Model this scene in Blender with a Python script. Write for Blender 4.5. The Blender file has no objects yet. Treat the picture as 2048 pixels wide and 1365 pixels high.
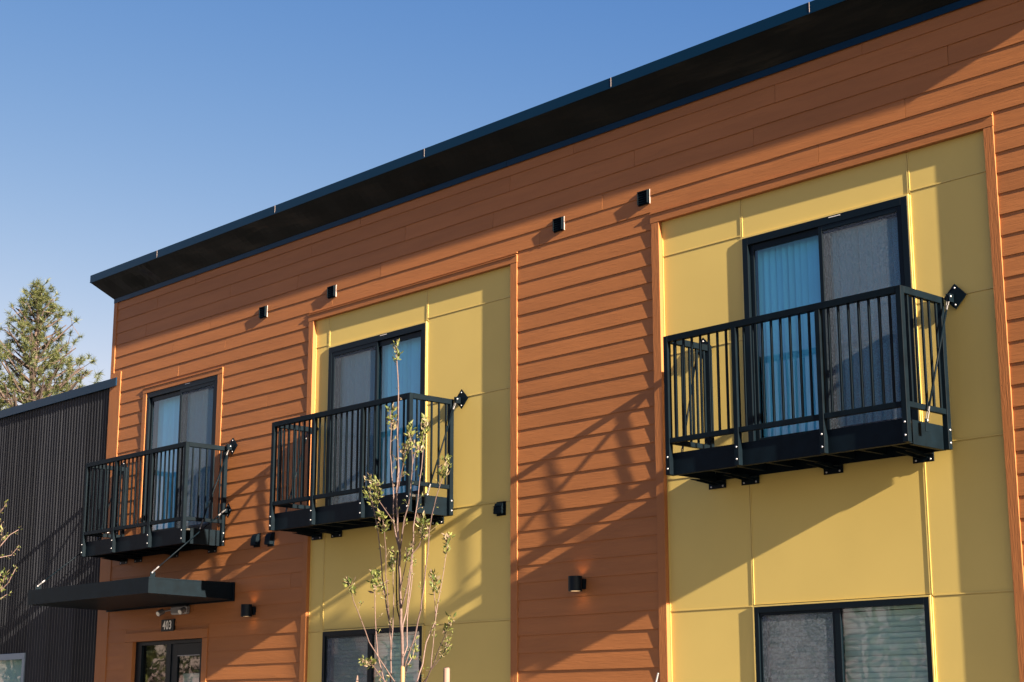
import bpy, bmesh, math, random
from mathutils import Vector, Matrix
random.seed(7)
sc = bpy.context.scene
COL = sc.collection

# ------------------------------------------------------------------ camera
EB = 0.1778            # exposure of one siding board (7 in); facade is laid out in board units
EYE = 1.2              # eye height above the ground
cam = bpy.data.cameras.new('camera')
camo = bpy.data.objects.new('camera', cam)
COL.objects.link(camo)
cam.sensor_width = 36.0
cam.lens = 58.46
cam.clip_end = 2000
_yaw, _pitch, _roll = -0.823344266, 0.22171195, -0.000559867
fw = Vector((math.sin(_yaw)*math.cos(_pitch), math.cos(_yaw)*math.cos(_pitch), math.sin(_pitch)))
r0 = Vector((math.cos(_yaw), -math.sin(_yaw), 0)); u0 = r0.cross(fw)
rr = r0*math.cos(_roll) + u0*math.sin(_roll); uu = -r0*math.sin(_roll) + u0*math.cos(_roll)
CAMP = Vector((0, -66.3746062*EB, EYE))
camo.matrix_world = Matrix(((rr.x, uu.x, -fw.x, CAMP.x), (rr.y, uu.y, -fw.y, CAMP.y), (rr.z, uu.z, -fw.z, CAMP.z), (0, 0, 0, 1)))
sc.camera = camo

# ------------------------------------------------------------------ sky, sun, exposure
SUN = Vector((10.0, -1.0, 3.5)).normalized()
world = bpy.data.worlds.new('World'); sc.world = world; world.use_nodes = True
wn = world.node_tree.nodes; wl = world.node_tree.links
sky = wn.new('ShaderNodeTexSky'); sky.sky_type = 'NISHITA'; sky.sun_disc = False
sky.sun_elevation = math.asin(SUN.z); sky.sun_rotation = math.atan2(SUN.x, SUN.y)
sky.air_density = 0.55; sky.dust_density = 1.2; sky.ozone_density = 3.0; sky.altitude = 300
hs = wn.new('ShaderNodeHueSaturation'); hs.inputs['Saturation'].default_value = 0.90; hs.inputs['Hue'].default_value = 0.493; hs.inputs['Value'].default_value = 0.94
# grade the clear sky a little: paler and warmer low down, deeper blue higher up, over the whole dome
sepc = wn.new('ShaderNodeSeparateColor'); comc = wn.new('ShaderNodeCombineColor')
wl.new(sky.outputs[0], hs.inputs['Color']); wl.new(hs.outputs[0], sepc.inputs[0])
for ci, (ex, kk) in enumerate(((2.1, 4.3), (1.25, 1.15), (0.55, 0.80))):
    m1 = wn.new('ShaderNodeMath'); m1.operation = 'MULTIPLY'; m1.inputs[1].default_value = 0.23
    m2 = wn.new('ShaderNodeMath'); m2.operation = 'POWER'; m2.inputs[1].default_value = ex
    m3 = wn.new('ShaderNodeMath'); m3.operation = 'MULTIPLY'; m3.inputs[1].default_value = kk
    m4 = wn.new('ShaderNodeMath'); m4.operation = 'MINIMUM'; m4.inputs[1].default_value = 1.6
    m5 = wn.new('ShaderNodeMath'); m5.operation = 'DIVIDE'; m5.inputs[1].default_value = 0.23
    wl.new(sepc.outputs[ci], m1.inputs[0])
    for a_, b_ in ((m1, m2), (m2, m3), (m3, m4), (m4, m5)): wl.new(a_.outputs[0], b_.inputs[0])
    wl.new(m5.outputs[0], comc.inputs[ci])
wl.new(comc.outputs[0], wn['Background'].inputs[0])
wn['Background'].inputs[1].default_value = 0.05
sun = bpy.data.lights.new('sun', 'SUN'); suno = bpy.data.objects.new('sun', sun); COL.objects.link(suno)
sun.energy = 5.0; sun.angle = math.radians(0.5); sun.color = (1.0, 0.82, 0.62)
suno.rotation_euler = SUN.to_track_quat('Z', 'Y').to_euler()
suno.location = (10, -10, 20)
sc.view_settings.view_transform = 'Standard'; sc.view_settings.look = 'None'
sc.view_settings.gamma = 1.0; sc.view_settings.use_curve_mapping = False
sc.view_settings.exposure = 2.2
sc.cycles.max_bounces = 8

# ------------------------------------------------------------------ materials
def srgb(r, g, b):
    f = lambda c: (c/255/12.92) if c/255 <= 0.04045 else ((c/255+0.055)/1.055)**2.4
    return (f(r), f(g), f(b), 1)
def mat(name, col, rough=0.6, metal=0.0, spec=0.5):
    m = bpy.data.materials.new(name); m.use_nodes = True
    b = m.node_tree.nodes['Principled BSDF']
    b.inputs['Base Color'].default_value = (*col[:3], 1); b.inputs['Roughness'].default_value = rough
    b.inputs['Metallic'].default_value = metal; b.inputs['Specular IOR Level'].default_value = spec
    return m
def N(m, t): return m.node_tree.nodes.new(t)
def L(m, a, b): m.node_tree.links.new(a, b)
def vary(m, col, amt=0.10, scale=(1, 1, 1), nscale=3.0, objvar=0.06, bump=None, bumpscale=None, bumpdist=0.001, bstrength=1.0, detail=6):
    """colour mottling in object space, a small shift per object, and a fine relief"""
    b = m.node_tree.nodes['Principled BSDF']
    tc = N(m, 'ShaderNodeTexCoord'); mp = N(m, 'ShaderNodeMapping'); mp.inputs['Scale'].default_value = scale
    oi = N(m, 'ShaderNodeObjectInfo'); add = N(m, 'ShaderNodeVectorMath'); add.operation = 'ADD'
    sc3 = N(m, 'ShaderNodeVectorMath'); sc3.operation = 'SCALE'; sc3.inputs['Scale'].default_value = 37.0
    comb = N(m, 'ShaderNodeCombineXYZ')
    for i in range(3): L(m, oi.outputs['Random'], comb.inputs[i])
    L(m, comb.outputs[0], sc3.inputs[0]); L(m, tc.outputs['Object'], add.inputs[0]); L(m, sc3.outputs[0], add.inputs[1])
    L(m, add.outputs[0], mp.inputs['Vector'])
    no = N(m, 'ShaderNodeTexNoise'); no.inputs['Scale'].default_value = nscale; no.inputs['Detail'].default_value = detail
    L(m, mp.outputs[0], no.inputs['Vector'])
    mr = N(m, 'ShaderNodeMapRange'); mr.inputs['From Min'].default_value = 0.25; mr.inputs['From Max'].default_value = 0.75
    mr.inputs['To Min'].default_value = 1-amt; mr.inputs['To Max'].default_value = 1+amt
    L(m, no.outputs['Fac'], mr.inputs['Value'])
    mo = N(m, 'ShaderNodeMapRange'); mo.inputs['To Min'].default_value = 1-objvar; mo.inputs['To Max'].default_value = 1+objvar
    L(m, oi.outputs['Random'], mo.inputs['Value'])
    mul = N(m, 'ShaderNodeMath'); mul.operation = 'MULTIPLY'; L(m, mr.outputs[0], mul.inputs[0]); L(m, mo.outputs[0], mul.inputs[1])
    vm = N(m, 'ShaderNodeVectorMath'); vm.operation = 'SCALE'; vm.inputs[0].default_value = col[:3]
    L(m, mul.outputs[0], vm.inputs['Scale']); L(m, vm.outputs[0], b.inputs['Base Color'])
    if bump:
        mp2 = N(m, 'ShaderNodeMapping'); mp2.inputs['Scale'].default_value = bumpscale; L(m, add.outputs[0], mp2.inputs['Vector'])
        n2 = N(m, 'ShaderNodeTexNoise'); n2.inputs['Scale'].default_value = bump; n2.inputs['Detail'].default_value = 4
        n2.inputs['Distortion'].default_value = 0.6
        L(m, mp2.outputs[0], n2.inputs['Vector'])
        bp = N(m, 'ShaderNodeBump'); bp.inputs['Distance'].default_value = bumpdist; bp.inputs['Strength'].default_value = bstrength
        L(m, n2.outputs['Fac'], bp.inputs['Height']); L(m, bp.outputs[0], b.inputs['Normal'])
    return m

ORANGE = (0.320, 0.122, 0.038)
M = {}
M['siding'] = vary(mat('orange_siding', ORANGE, 0.6, 0, 0.28), ORANGE, 0.09, (0.6, 1, 6), 2.0, 0.06, 1.0, (5.0, 30, 62), 0.0040, 0.60)
M['trimh'] = vary(mat('orange_trim_horizontal', ORANGE, 0.6, 0, 0.28), ORANGE, 0.06, (0.6, 1, 6), 2.0, 0.03, 1.0, (5, 30, 70), 0.0030, 0.7)
M['trimv'] = vary(mat('orange_trim_upright', ORANGE, 0.6, 0, 0.28), ORANGE, 0.06, (6, 1, 0.6), 2.0, 0.03, 1.0, (95, 30, 7), 0.0030, 0.8)
YEL = (0.59, 0.45, 0.132)
M['yellow'] = vary(mat('yellow_panel', YEL, 0.65, 0, 0.3), YEL, 0.045, (1, 1, 1), 1.2, 0.02, 1.0, (60, 60, 60), 0.0005, 0.35)
M['ytrim'] = mat('yellow_trim', YEL, 0.5)
M['black'] = vary(mat('black_painted_metal', (0.002, 0.006, 0.010), 0.50, 0.0, 0.09), (0.002, 0.006, 0.010), 0.3, (1, 1, 1), 9.0, 0.05, 1.0, (40, 40, 40), 0.0004, 0.3)
M['fascia'] = mat('sky_tinted_fascia_metal', (0.001, 0.018, 0.044), 0.34, 0.0, 0.16)  # blue of the reflected sky is put into this base colour
M['soffit'] = vary(mat('dark_soffit_metal', (0.002, 0.0035, 0.0035), 0.32, 0, 0.2), (0.002, 0.0035, 0.0035), 0.3, (1, 1, 1), 2.0, 0.0, 1.0, (0.9, 5, 5), 0.02, 0.5, 1)
M['corr'] = vary(mat('charcoal_corrugated_metal', (0.018, 0.020, 0.025), 0.45, 0, 0.15), (0.018, 0.020, 0.025), 0.3, (8, 1, 0.3), 2.0, 0.22)
M['frame'] = mat('black_window_frame', (0.002, 0.006, 0.010), 0.38, 0.0, 0.15)
M['blind'] = vary(mat('white_blind', (0.74, 0.76, 0.76), 0.6), (0.74, 0.76, 0.76), 0.06, (1, 1, 1), 1.0, 0.08)
M['room'] = mat('dark_room', (0.10, 0.10, 0.10), 0.9)
M['bolt'] = mat('zinc_bolt', (0.42, 0.43, 0.46), 0.4, 0.75)
M['steel'] = mat('galvanised_fitting', (0.22, 0.22, 0.23), 0.4, 0.6)
M['seal_and_lit_edge'] = mat('sealant_and_lit_edge', (0.36, 0.30, 0.29), 0.6)  # fascia seams, and the painted sunlit edge of the square vents
M['fitting'] = mat('dark_fitting', (0.05, 0.05, 0.055), 0.5, 0.0)
M['deck'] = mat('dark_deck', (0.03, 0.028, 0.025), 0.8)
M['white'] = mat('white_plastic', (0.72, 0.70, 0.66), 0.4)
M['sheath'] = mat('dark_gap', (0.05, 0.02, 0.01), 0.9)
M['ygap'] = mat('yellow_channel', (0.30, 0.20, 0.05), 0.6)
def glass(name, tint, refl=1.0):
    m = bpy.data.materials.new(name); m.use_nodes = True
    nt = m.node_tree; nt.nodes.remove(nt.nodes['Principled BSDF']); out = nt.nodes['Material Output']
    g = nt.nodes.new('ShaderNodeBsdfGlossy'); g.inputs['Roughness'].default_value = 0.02; g.inputs['Color'].default_value = (refl, refl, refl, 1)
    t = nt.nodes.new('ShaderNodeBsdfTransparent'); t.inputs['Color'].default_value = (*tint, 1)
    fr = nt.nodes.new('ShaderNodeFresnel'); fr.inputs['IOR'].default_value = 1.9
    mx = nt.nodes.new('ShaderNodeMixShader')
    no = nt.nodes.new('ShaderNodeTexNoise'); no.inputs['Scale'].default_value = 1.3; tc = nt.nodes.new('ShaderNodeTexCoord')
    bp = nt.nodes.new('ShaderNodeBump'); bp.inputs['Distance'].default_value = 0.006; bp.inputs['Strength'].default_value = 0.5
    nt.links.new(tc.outputs['Object'], no.inputs['Vector']); nt.links.new(no.outputs['Fac'], bp.inputs['Height']); nt.links.new(bp.outputs[0], g.inputs['Normal'])
    geo = nt.nodes.new('ShaderNodeNewGeometry'); inv = nt.nodes.new('ShaderNodeMath'); inv.operation = 'SUBTRACT'; inv.inputs[0].default_value = 1.0
    nt.links.new(geo.outputs['Backfacing'], inv.inputs[1]); ml = nt.nodes.new('ShaderNodeMath'); ml.operation = 'MULTIPLY'
    nt.links.new(fr.outputs[0], ml.inputs[0]); nt.links.new(inv.outputs[0], ml.inputs[1])      # the outer face of the pane reflects
    nt.links.new(ml.outputs[0], mx.inputs[0]); nt.links.new(t.outputs[0], mx.inputs[1]); nt.links.new(g.outputs[0], mx.inputs[2])
    nt.links.new(mx.outputs[0], out.inputs[0])
    return m
M['glass'] = glass('window_glass', (0.76, 0.86, 0.85))
M['patioglass'] = glass('patio_door_glass', (0.60, 0.90, 1.0))
M['doorglass'] = glass('door_glass', (0.75, 0.8, 0.78))
def screen():
    m = bpy.data.materials.new('insect_screen'); m.use_nodes = True
    nt = m.node_tree; nt.nodes.remove(nt.nodes['Principled BSDF']); out = nt.nodes['Material Output']
    d = nt.nodes.new('ShaderNodeBsdfDiffuse')
    t = nt.nodes.new('ShaderNodeBsdfTransparent'); mx = nt.nodes.new('ShaderNodeMixShader')
    tc = nt.nodes.new('ShaderNodeTexCoord'); no = nt.nodes.new('ShaderNodeTexNoise'); no.inputs['Scale'].default_value = 70; no.inputs['Detail'].default_value = 3
    mr = nt.nodes.new('ShaderNodeMapRange'); mr.inputs['From Min'].default_value = 0.3; mr.inputs['From Max'].default_value = 0.7
    mr.inputs['To Min'].default_value = 0.42; mr.inputs['To Max'].default_value = 0.62
    cr = nt.nodes.new('ShaderNodeMapRange'); cr.inputs['From Min'].default_value = 0.35; cr.inputs['From Max'].default_value = 0.65
    cr.inputs['To Min'].default_value = 0.10; cr.inputs['To Max'].default_value = 0.22
    nt.links.new(tc.outputs['Object'], no.inputs['Vector']); nt.links.new(no.outputs['Fac'], mr.inputs[0]); nt.links.new(mr.outputs[0], mx.inputs[0])
    tv = nt.nodes.new('ShaderNodeVectorMath'); tv.operation = 'SCALE'; tv.inputs[0].default_value = (0.80, 0.98, 1.18); nt.links.new(no.outputs['Fac'], cr.inputs[0]); nt.links.new(cr.outputs[0], tv.inputs['Scale']); nt.links.new(tv.outputs[0], d.inputs['Color'])
    nt.links.new(t.outputs[0], mx.inputs[1]); nt.links.new(d.outputs[0], mx.inputs[2]); nt.links.new(mx.outputs[0], out.inputs[0])
    return m
M['screen'] = screen()
def emis(name, col, s):
    m = bpy.data.materials.new(name); m.use_nodes = True
    b = m.node_tree.nodes['Principled BSDF']; b.inputs['Base Color'].default_value = (*col, 1)
    b.inputs['Emission Color'].default_value = (*col, 1); b.inputs['Emission Strength'].default_value = s
    return m
M['lamp'] = emis('lit_lamp_lens', (1.0, 0.62, 0.30), 0.5)

# ------------------------------------------------------------------ mesh helpers
def P(X, Y, Z): return (X*EB, Y, Z*EB + EYE)       # board units (X, Z measured from the eye), Y in metres
class MB:
    def __init__(s): s.v = []; s.f = []; s.smooth = False
    def add(s, vs, fs):
        n = len(s.v); s.v += [tuple(v) for v in vs]; s.f += [tuple(i+n for i in f) for f in fs]; return s
    def boxm(s, x0, x1, y0, y1, z0, z1, b=0.0):
        """box in metres, b = chamfer"""
        if x0 > x1: x0, x1 = x1, x0
        if y0 > y1: y0, y1 = y1, y0
        if z0 > z1: z0, z1 = z1, z0
        if b <= 0:
            vs = [(x, y, z) for x in (x0, x1) for y in (y0, y1) for z in (z0, z1)]
            return s.add(vs, [(0, 1, 3, 2), (4, 6, 7, 5), (0, 4, 5, 1), (2, 3, 7, 6), (0, 2, 6, 4), (1, 5, 7, 3)])
        bm = bmesh.new(); bmesh.ops.create_cube(bm, size=1)
        for v in bm.verts: v.co = Vector(((x0+x1)/2+v.co.x*(x1-x0), (y0+y1)/2+v.co.y*(y1-y0), (z0+z1)/2+v.co.z*(z1-z0)))
        bmesh.ops.bevel(bm, geom=bm.edges[:], offset=b, segments=1, affect='EDGES')
        bm.verts.ensure_lookup_table(); bm.faces.ensure_lookup_table(); bm.verts.index_update()
        s.add([v.co[:] for v in bm.verts], [[v.index for v in f.verts] for f in bm.faces]); bm.free(); return s
    def box(s, X0, X1, y0, y1, Z0, Z1, b=0.0):
        return s.boxm(X0*EB, X1*EB, y0, y1, Z0*EB+EYE, Z1*EB+EYE, b)
    def tube(s, pts, rad, n=6, cap=True):
        pts = [Vector(p) for p in pts]; rings = []
        if not hasattr(rad, '__len__'): rad = [rad]*len(pts)
        up = None
        for i, p in enumerate(pts):
            d = (pts[min(i+1, len(pts)-1)] - pts[max(i-1, 0)]).normalized()
            a = Vector((0, 0, 1)) if abs(d.z) < 0.9 else Vector((1, 0, 0))
            if up is None: up = (a - d*a.dot(d)).normalized()
            else: up = (up - d*up.dot(d)).normalized()
            w = d.cross(up)
            rings.append([p + (up*math.cos(2*math.pi*k/n) + w*math.sin(2*math.pi*k/n))*rad[i] for k in range(n)])
        vs = [v for r in rings for v in r]; fs = []
        for i in range(len(pts)-1):
            for k in range(n): fs.append((i*n+k, i*n+(k+1) % n, (i+1)*n+(k+1) % n, (i+1)*n+k))
        if cap: fs.append(tuple(range(n))[::-1]); fs.append(tuple((len(pts)-1)*n+k for k in range(n)))
        return s.add(vs, fs)
    def cyl(s, p0, p1, r, n=14): return s.tube([p0, p1], r, n)
    def dome(s, c, nrm, r, h, n=10):
        c = Vector(c); nrm = Vector(nrm).normalized(); a = Vector((0, 0, 1)) if abs(nrm.z) < 0.9 else Vector((1, 0, 0))
        u = (a - nrm*a.dot(nrm)).normalized(); w = nrm.cross(u); vs = []
        for rr_, hh in ((1, 0), (1, .35), (.7, .85), (0.01, 1)):
            vs += [c + nrm*h*hh + (u*math.cos(2*math.pi*k/n)+w*math.sin(2*math.pi*k/n))*r*rr_ for k in range(n)]
        fs = [(i*n+k, i*n+(k+1) % n, (i+1)*n+(k+1) % n, (i+1)*n+k) for i in range(3) for k in range(n)]
        return s.add(vs, fs)
    def mesh(s, name, m):
        me = bpy.data.meshes.new(name); me.from_pydata(s.v, [], s.f); me.materials.append(m)
        bm = bmesh.new(); bm.from_mesh(me); bmesh.ops.recalc_face_normals(bm, faces=bm.faces); bm.to_mesh(me); bm.free()
        if s.smooth: me.polygons.foreach_set('use_smooth', [True]*len(me.polygons))
        return me
    def build(s, name, m, parent=None, smooth=False):
        s.smooth = smooth
        me = s.mesh(name, m)
        o = bpy.data.objects.new(name, me); COL.objects.link(o)
        if parent: o.parent = parent
        return o
def link_mesh(name, me, parent, loc=(0, 0, 0)):
    o = bpy.data.objects.new(name, me); COL.objects.link(o); o.parent = parent; o.location = loc; return o
def tag(o, label=None, cat=None, group=None, kind=None):
    if label: o['label'] = label
    if cat: o['category'] = cat
    if group: o['group'] = group
    if kind: o['kind'] = kind
    return o
def empty(name, loc=(0, 0, 0), parent=None):
    o = bpy.data.objects.new(name, None); COL.objects.link(o); o.location = loc; o.empty_display_size = 0.2
    if parent: o.parent = parent
    return o
def copy_tree(o, parent=None, off=(0, 0, 0), top=True):
    c = o.copy(); COL.objects.link(c)
    c.parent = parent
    if top: c.location = Vector(o.location) + Vector(off)
    for ch in list(o.children): copy_tree(ch, c, top=False)
    return c

# ------------------------------------------------------------------ ground
gz = -(EYE)/EB
g = MB(); g.add([(-600, -600, 0), (600, -600, 0), (600, 600, 0), (-600, 600, 0)], [(0, 1, 2, 3)])
mg = vary(mat('asphalt_lot', (0.055, 0.055, 0.055), 0.9), (0.055, 0.055, 0.055), 0.25, (1, 1, 1), 0.7, 0.0, 1.0, (18, 18, 18), 0.02, 0.8)
tag(g.build('ground', mg), kind='structure')
g = MB(); g.boxm(-30, -4, -2.2, -0.02, 0.004, 0.12)
mw = vary(mat('concrete_walk', (0.25, 0.24, 0.22), 0.85), (0.25, 0.24, 0.22), 0.12, (1, 1, 1), 2.0, 0.0)
tag(g.build('pavement', mw), kind='structure')

# ------------------------------------------------------------------ apartment building
GZ = gz + 0.7                                   # bottom of the cladding
XL, XR = -119.75, -28.3                         # wall corners
ZS = 33.45                                      # wall top at the soffit
bld = empty('apartment_building', P(-74, 3.0, gz))
bld_loc = Vector(bld.location)
tag(bld, 'two storey apartment building with orange lap siding, yellow recessed panels and three black balconies', 'building')
class BW(MB):
    """mesh of a part of the building (vertices are stored relative to the building's base)"""
    def build(s, name, m, parent=None, smooth=False, origin=None):
        org = bld_loc if origin is None else Vector(origin)
        s.v = [tuple(Vector(v)-org) for v in s.v]
        return MB.build(s, name, m, parent or bld, smooth)

# openings X0, X1, Z0, Z1 through the core
DOORS = {'A': (-53.85, -43.6, 13.05, 24.62), 'B': (-90.25, -79.95, 13.05, 24.62), 'C': (-113.9, -103.8, 13.05, 24.80)}
WINS = {'A': (-53.85, -43.6, -1.6, 5.33), 'B': (-90.2, -79.95, -1.6, 5.42)}
D403 = (-114.15, -104.48, GZ+0.2, 5.50)
RA = (-60.15, -59.58, -39.12, -38.60)           # recess A: trim outer, trim inner, trim inner, trim outer
RB = (-92.42, -91.88, -71.72, -71.15)
YP = 0.044                                      # face of the yellow panels
holes = list(DOORS.values()) + list(WINS.values()) + [D403]
xs = sorted(set([XL+0.1, XR] + [h[0] for h in holes] + [h[1] for h in holes]))
core = BW()
for a, b in zip(xs[:-1], xs[1:]):
    mid = (a+b)/2
    hs = sorted([h for h in holes if h[0] < mid < h[1]], key=lambda h: h[2]); z = GZ
    for h in hs:
        if h[2] > z: core.box(a, b, 0.062, 0.20, z, h[2])
        z = h[3]
    core.box(a, b, 0.062, 0.20, z, ZS)
core.box(XL+0.1, XR, 0.95, 6.0, GZ, ZS)
core.box(XL+0.1, XL+1.2, 0.20, 0.95, GZ, ZS); core.box(XR-1.1, XR, 0.20, 0.95, GZ, ZS)
core.box(XL+1.2, XR-1.1, 0.20, 0.95, 32.4, ZS); core.box(XL+1.2, XR-1.1, 0.20, 0.95, 9.0, 10.5)
for xd in (-98, -66): core.box(xd, xd+1, 0.20, 0.95, GZ, 32.4)
core.build('wall', M['room'])

# lap siding boards, one object each
def board(x0, x1, zb, z_top=None, name='siding_board'):
    zt = zb + 1.13 if z_top is None else z_top
    n = max(1, int((x1-x0)/2.6)); jy = random.uniform(-0.0006, 0.0006)
    vs = []; fs = []
    for i in range(n+1):
        x = x0 + (x1-x0)*i/n
        dy = jy + random.uniform(-0.0009, 0.0009); dz = random.uniform(-0.012, 0.012)
        slope = 0.0106*(zt-zb)/1.13*1.02
        vs += [P(x, dy, zb+dz), P(x, dy+slope, zt), P(x, dy+slope+0.0088, zt), P(x, dy+0.0088, zb+dz)]
    for i in range(n):
        a = i*4
        for k in range(4): fs.append((a+k, a+(k+1) % 4, a+4+(k+1) % 4, a+4+k))
    fs += [(0, 1, 2, 3), (n*4+3, n*4+2, n*4+1, n*4)]
    w = BW(); w.add(vs, fs); w.build(name, M['siding'])
Z0 = 26.504
def row(x0, x1, zb, zt=None, cuts=()):
    ed = [x0] + sorted(c for c in cuts if x0+1.0 < c < x1-1.0) + [x1]
    for a, b in zip(ed[:-1], ed[1:]): board(a+0.012, b-0.012, zb, zt)
SL = 20.6
random.seed(11)
k = -7
rowi = 0
while True:
    k += 1
    zb = Z0 - k; zt = None
    if zb < GZ + 0.2: break
    if k == -6: zt = 33.40
    rowi += 1
    off = [3.1, 12.4, 7.3, 16.9, 5.2, 14.0, 9.6][rowi % 7] + random.uniform(-1, 1)
    cuts = [XL + off + SL*j for j in range(6)]
    left = -119.25 if zb > 27.0 else -118.08
    if k == -1:
        row(left, XR-0.1, zb, zt, cuts); continue
    if k < -1:
        row(left, XR-0.1, zb, zt, cuts); continue
    # below the recess headers the rows stop at the casings
    def seg(a, b, c=()):
        top = zb + 1.13
        row(a, b, zb, zt, c)
    cz0, cz1 = -114.48, -103.12
    if k == 0:                                    # row just under the header tops
        seg(left, RB[0], [-103.0]); seg(RB[3], RA[0]); seg(RA[3], XR-0.1); continue
    if k == 1:
        seg(left, RB[0], [-109.4]); seg(RB[3], RA[0]); seg(RA[3], XR-0.1); continue
    if 12.9 < zb+0.99 and zb < 25.2:
        seg(left, cz0); seg(cz1, RB[0], [-97.3 if rowi % 5 == 2 else 0])
    elif zb < 6.1:
        seg(left, -115.32); seg(-103.78, RB[0])
    else:
        seg(left, RB[0], cuts)
    seg(RB[3], RA[0]); seg(RA[3], XR-0.1)

def filler(x0, x1, z0, z1):
    w = BW(); w.add([P(x0, 0.0075, z0), P(x1, 0.0075, z0), P(x1, 0.0092, z1), P(x0, 0.0092, z1), P(x0, 0.016, z0), P(x1, 0.016, z0), P(x1, 0.017, z1), P(x0, 0.017, z1)],
          [(0, 1, 2, 3), (7, 6, 5, 4), (0, 4, 5, 1), (1, 5, 6, 2), (2, 6, 7, 3), (3, 7, 4, 0)]); w.build('siding_board', M['siding'])
filler(-114.46, -103.14, 25.20, 25.62); filler(-115.30, -103.80, 6.17, 6.62); filler(-119.2, -118.1, 27.22, 27.62)

# casings and trims
def nails(x, z0, z1, y):
    w = BW(); z = z0+0.8
    while z < z1:
        for dx in (-0.14, 0.14):
            w.dome(P(x+dx+random.uniform(-.03, .03), y+0.0008, z+random.uniform(-.15, .15)), (0, -1, 0), 0.0042, 0.0015, 7)
        z += 2.3
    w.build('nails', M['nail'])
M['nail'] = mat('painted_nail', (0.16, 0.06, 0.02), 0.6)
def trim(name, x0, x1, z0, z1, y0=-0.0075, y1=0.05, m='trimv'):
    w = BW(); w.box(x0, x1, y0, y1, z0, z1, 0.0015); return w.build(name, M[m])
trim('corner_trim', XL, -119.25, 27.22, 33.4, -0.0085, 0.12)
trim('corner_trim', XL, -118.08, GZ, 27.2, -0.0085, 0.12)
for R4, zt in ((RA, 27.33), (RB, 27.25)):
    trim('casing', R4[0], R4[1], GZ, 26.82); trim('casing', R4[2], R4[3], GZ, 26.82)
    nails((R4[0]+R4[1])/2, 0, 26.5, -0.0075); nails((R4[2]+R4[3])/2, 0, 26.5, -0.0075)
    trim('head_casing', R4[0]-0.05, R4[3]+0.02, 26.83, zt, -0.010, 0.05, 'trimh')
    w = BW(); w.box(R4[0]-0.05, R4[3]+0.02, -0.020, 0.01, zt+0.005, zt+0.065); w.build('head_flashing', M['trimh'])
    trim('head_casing', R4[0]-0.05, R4[3]+0.02, 27.40, 27.50, -0.006, 0.02, 'trimh')
trim('casing', -114.46, -113.92, 13.0, 24.78); trim('casing', -103.78, -103.12, 13.0, 24.78)
trim('head_casing', -114.46, -103.12, 24.80, 25.18, -0.0095, 0.05, 'trimh')
w = BW(); w.box(-114.46, -103.10, -0.018, 0.01, 25.19, 25.245); w.build('head_flashing', M['trimh'])
trim('casing', -115.30, -114.17, GZ, 5.50); trim('casing', -104.46, -103.80, GZ, 5.50)
trim('head_casing', -115.30, -103.80, 5.52, 6.15, -0.0095, 0.05, 'trimh')
w = BW(); w.box(-115.30, -103.80, -0.013, 0.01, 6.16, 6.20); w.build('head_flashing', M['trimh'])

# yellow panels, each one its own piece, with channel strips between
def panels(R4, xv, zh, mid_rows):
    """xv: the two door-edge joints; zh: heights of the side joints from top down; mid_rows: (z0,z1) of the panels between the doors"""
    x0, x1, x2, x3 = R4[1]-0.04, xv[0], xv[1], R4[2]+0.04
    gX = 0.028
    zs = [26.86] + zh + [GZ]
    for a, b in zip(zs[:-1], zs[1:]):
        for xa, xb in ((x0, x1), (x2, x3)):
            w = BW(); w.box(xa+(gX if xa != x0 else 0), xb-(gX if xb != x3 else 0), YP, YP+0.008, b+gX, a-gX); w.build('panel', M['yellow'])
    for z0, z1 in mid_rows:
        w = BW(); w.box(x1+gX, x2-gX, YP, YP+0.008, z0+gX, z1-gX); w.build('panel', M['yellow'])
    w = BW(); w.box(x0, x3, YP+0.009, YP+0.014, GZ, 26.86)
    # channel back with holes is built around the openings instead
    return x0, x1, x2, x3
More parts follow.
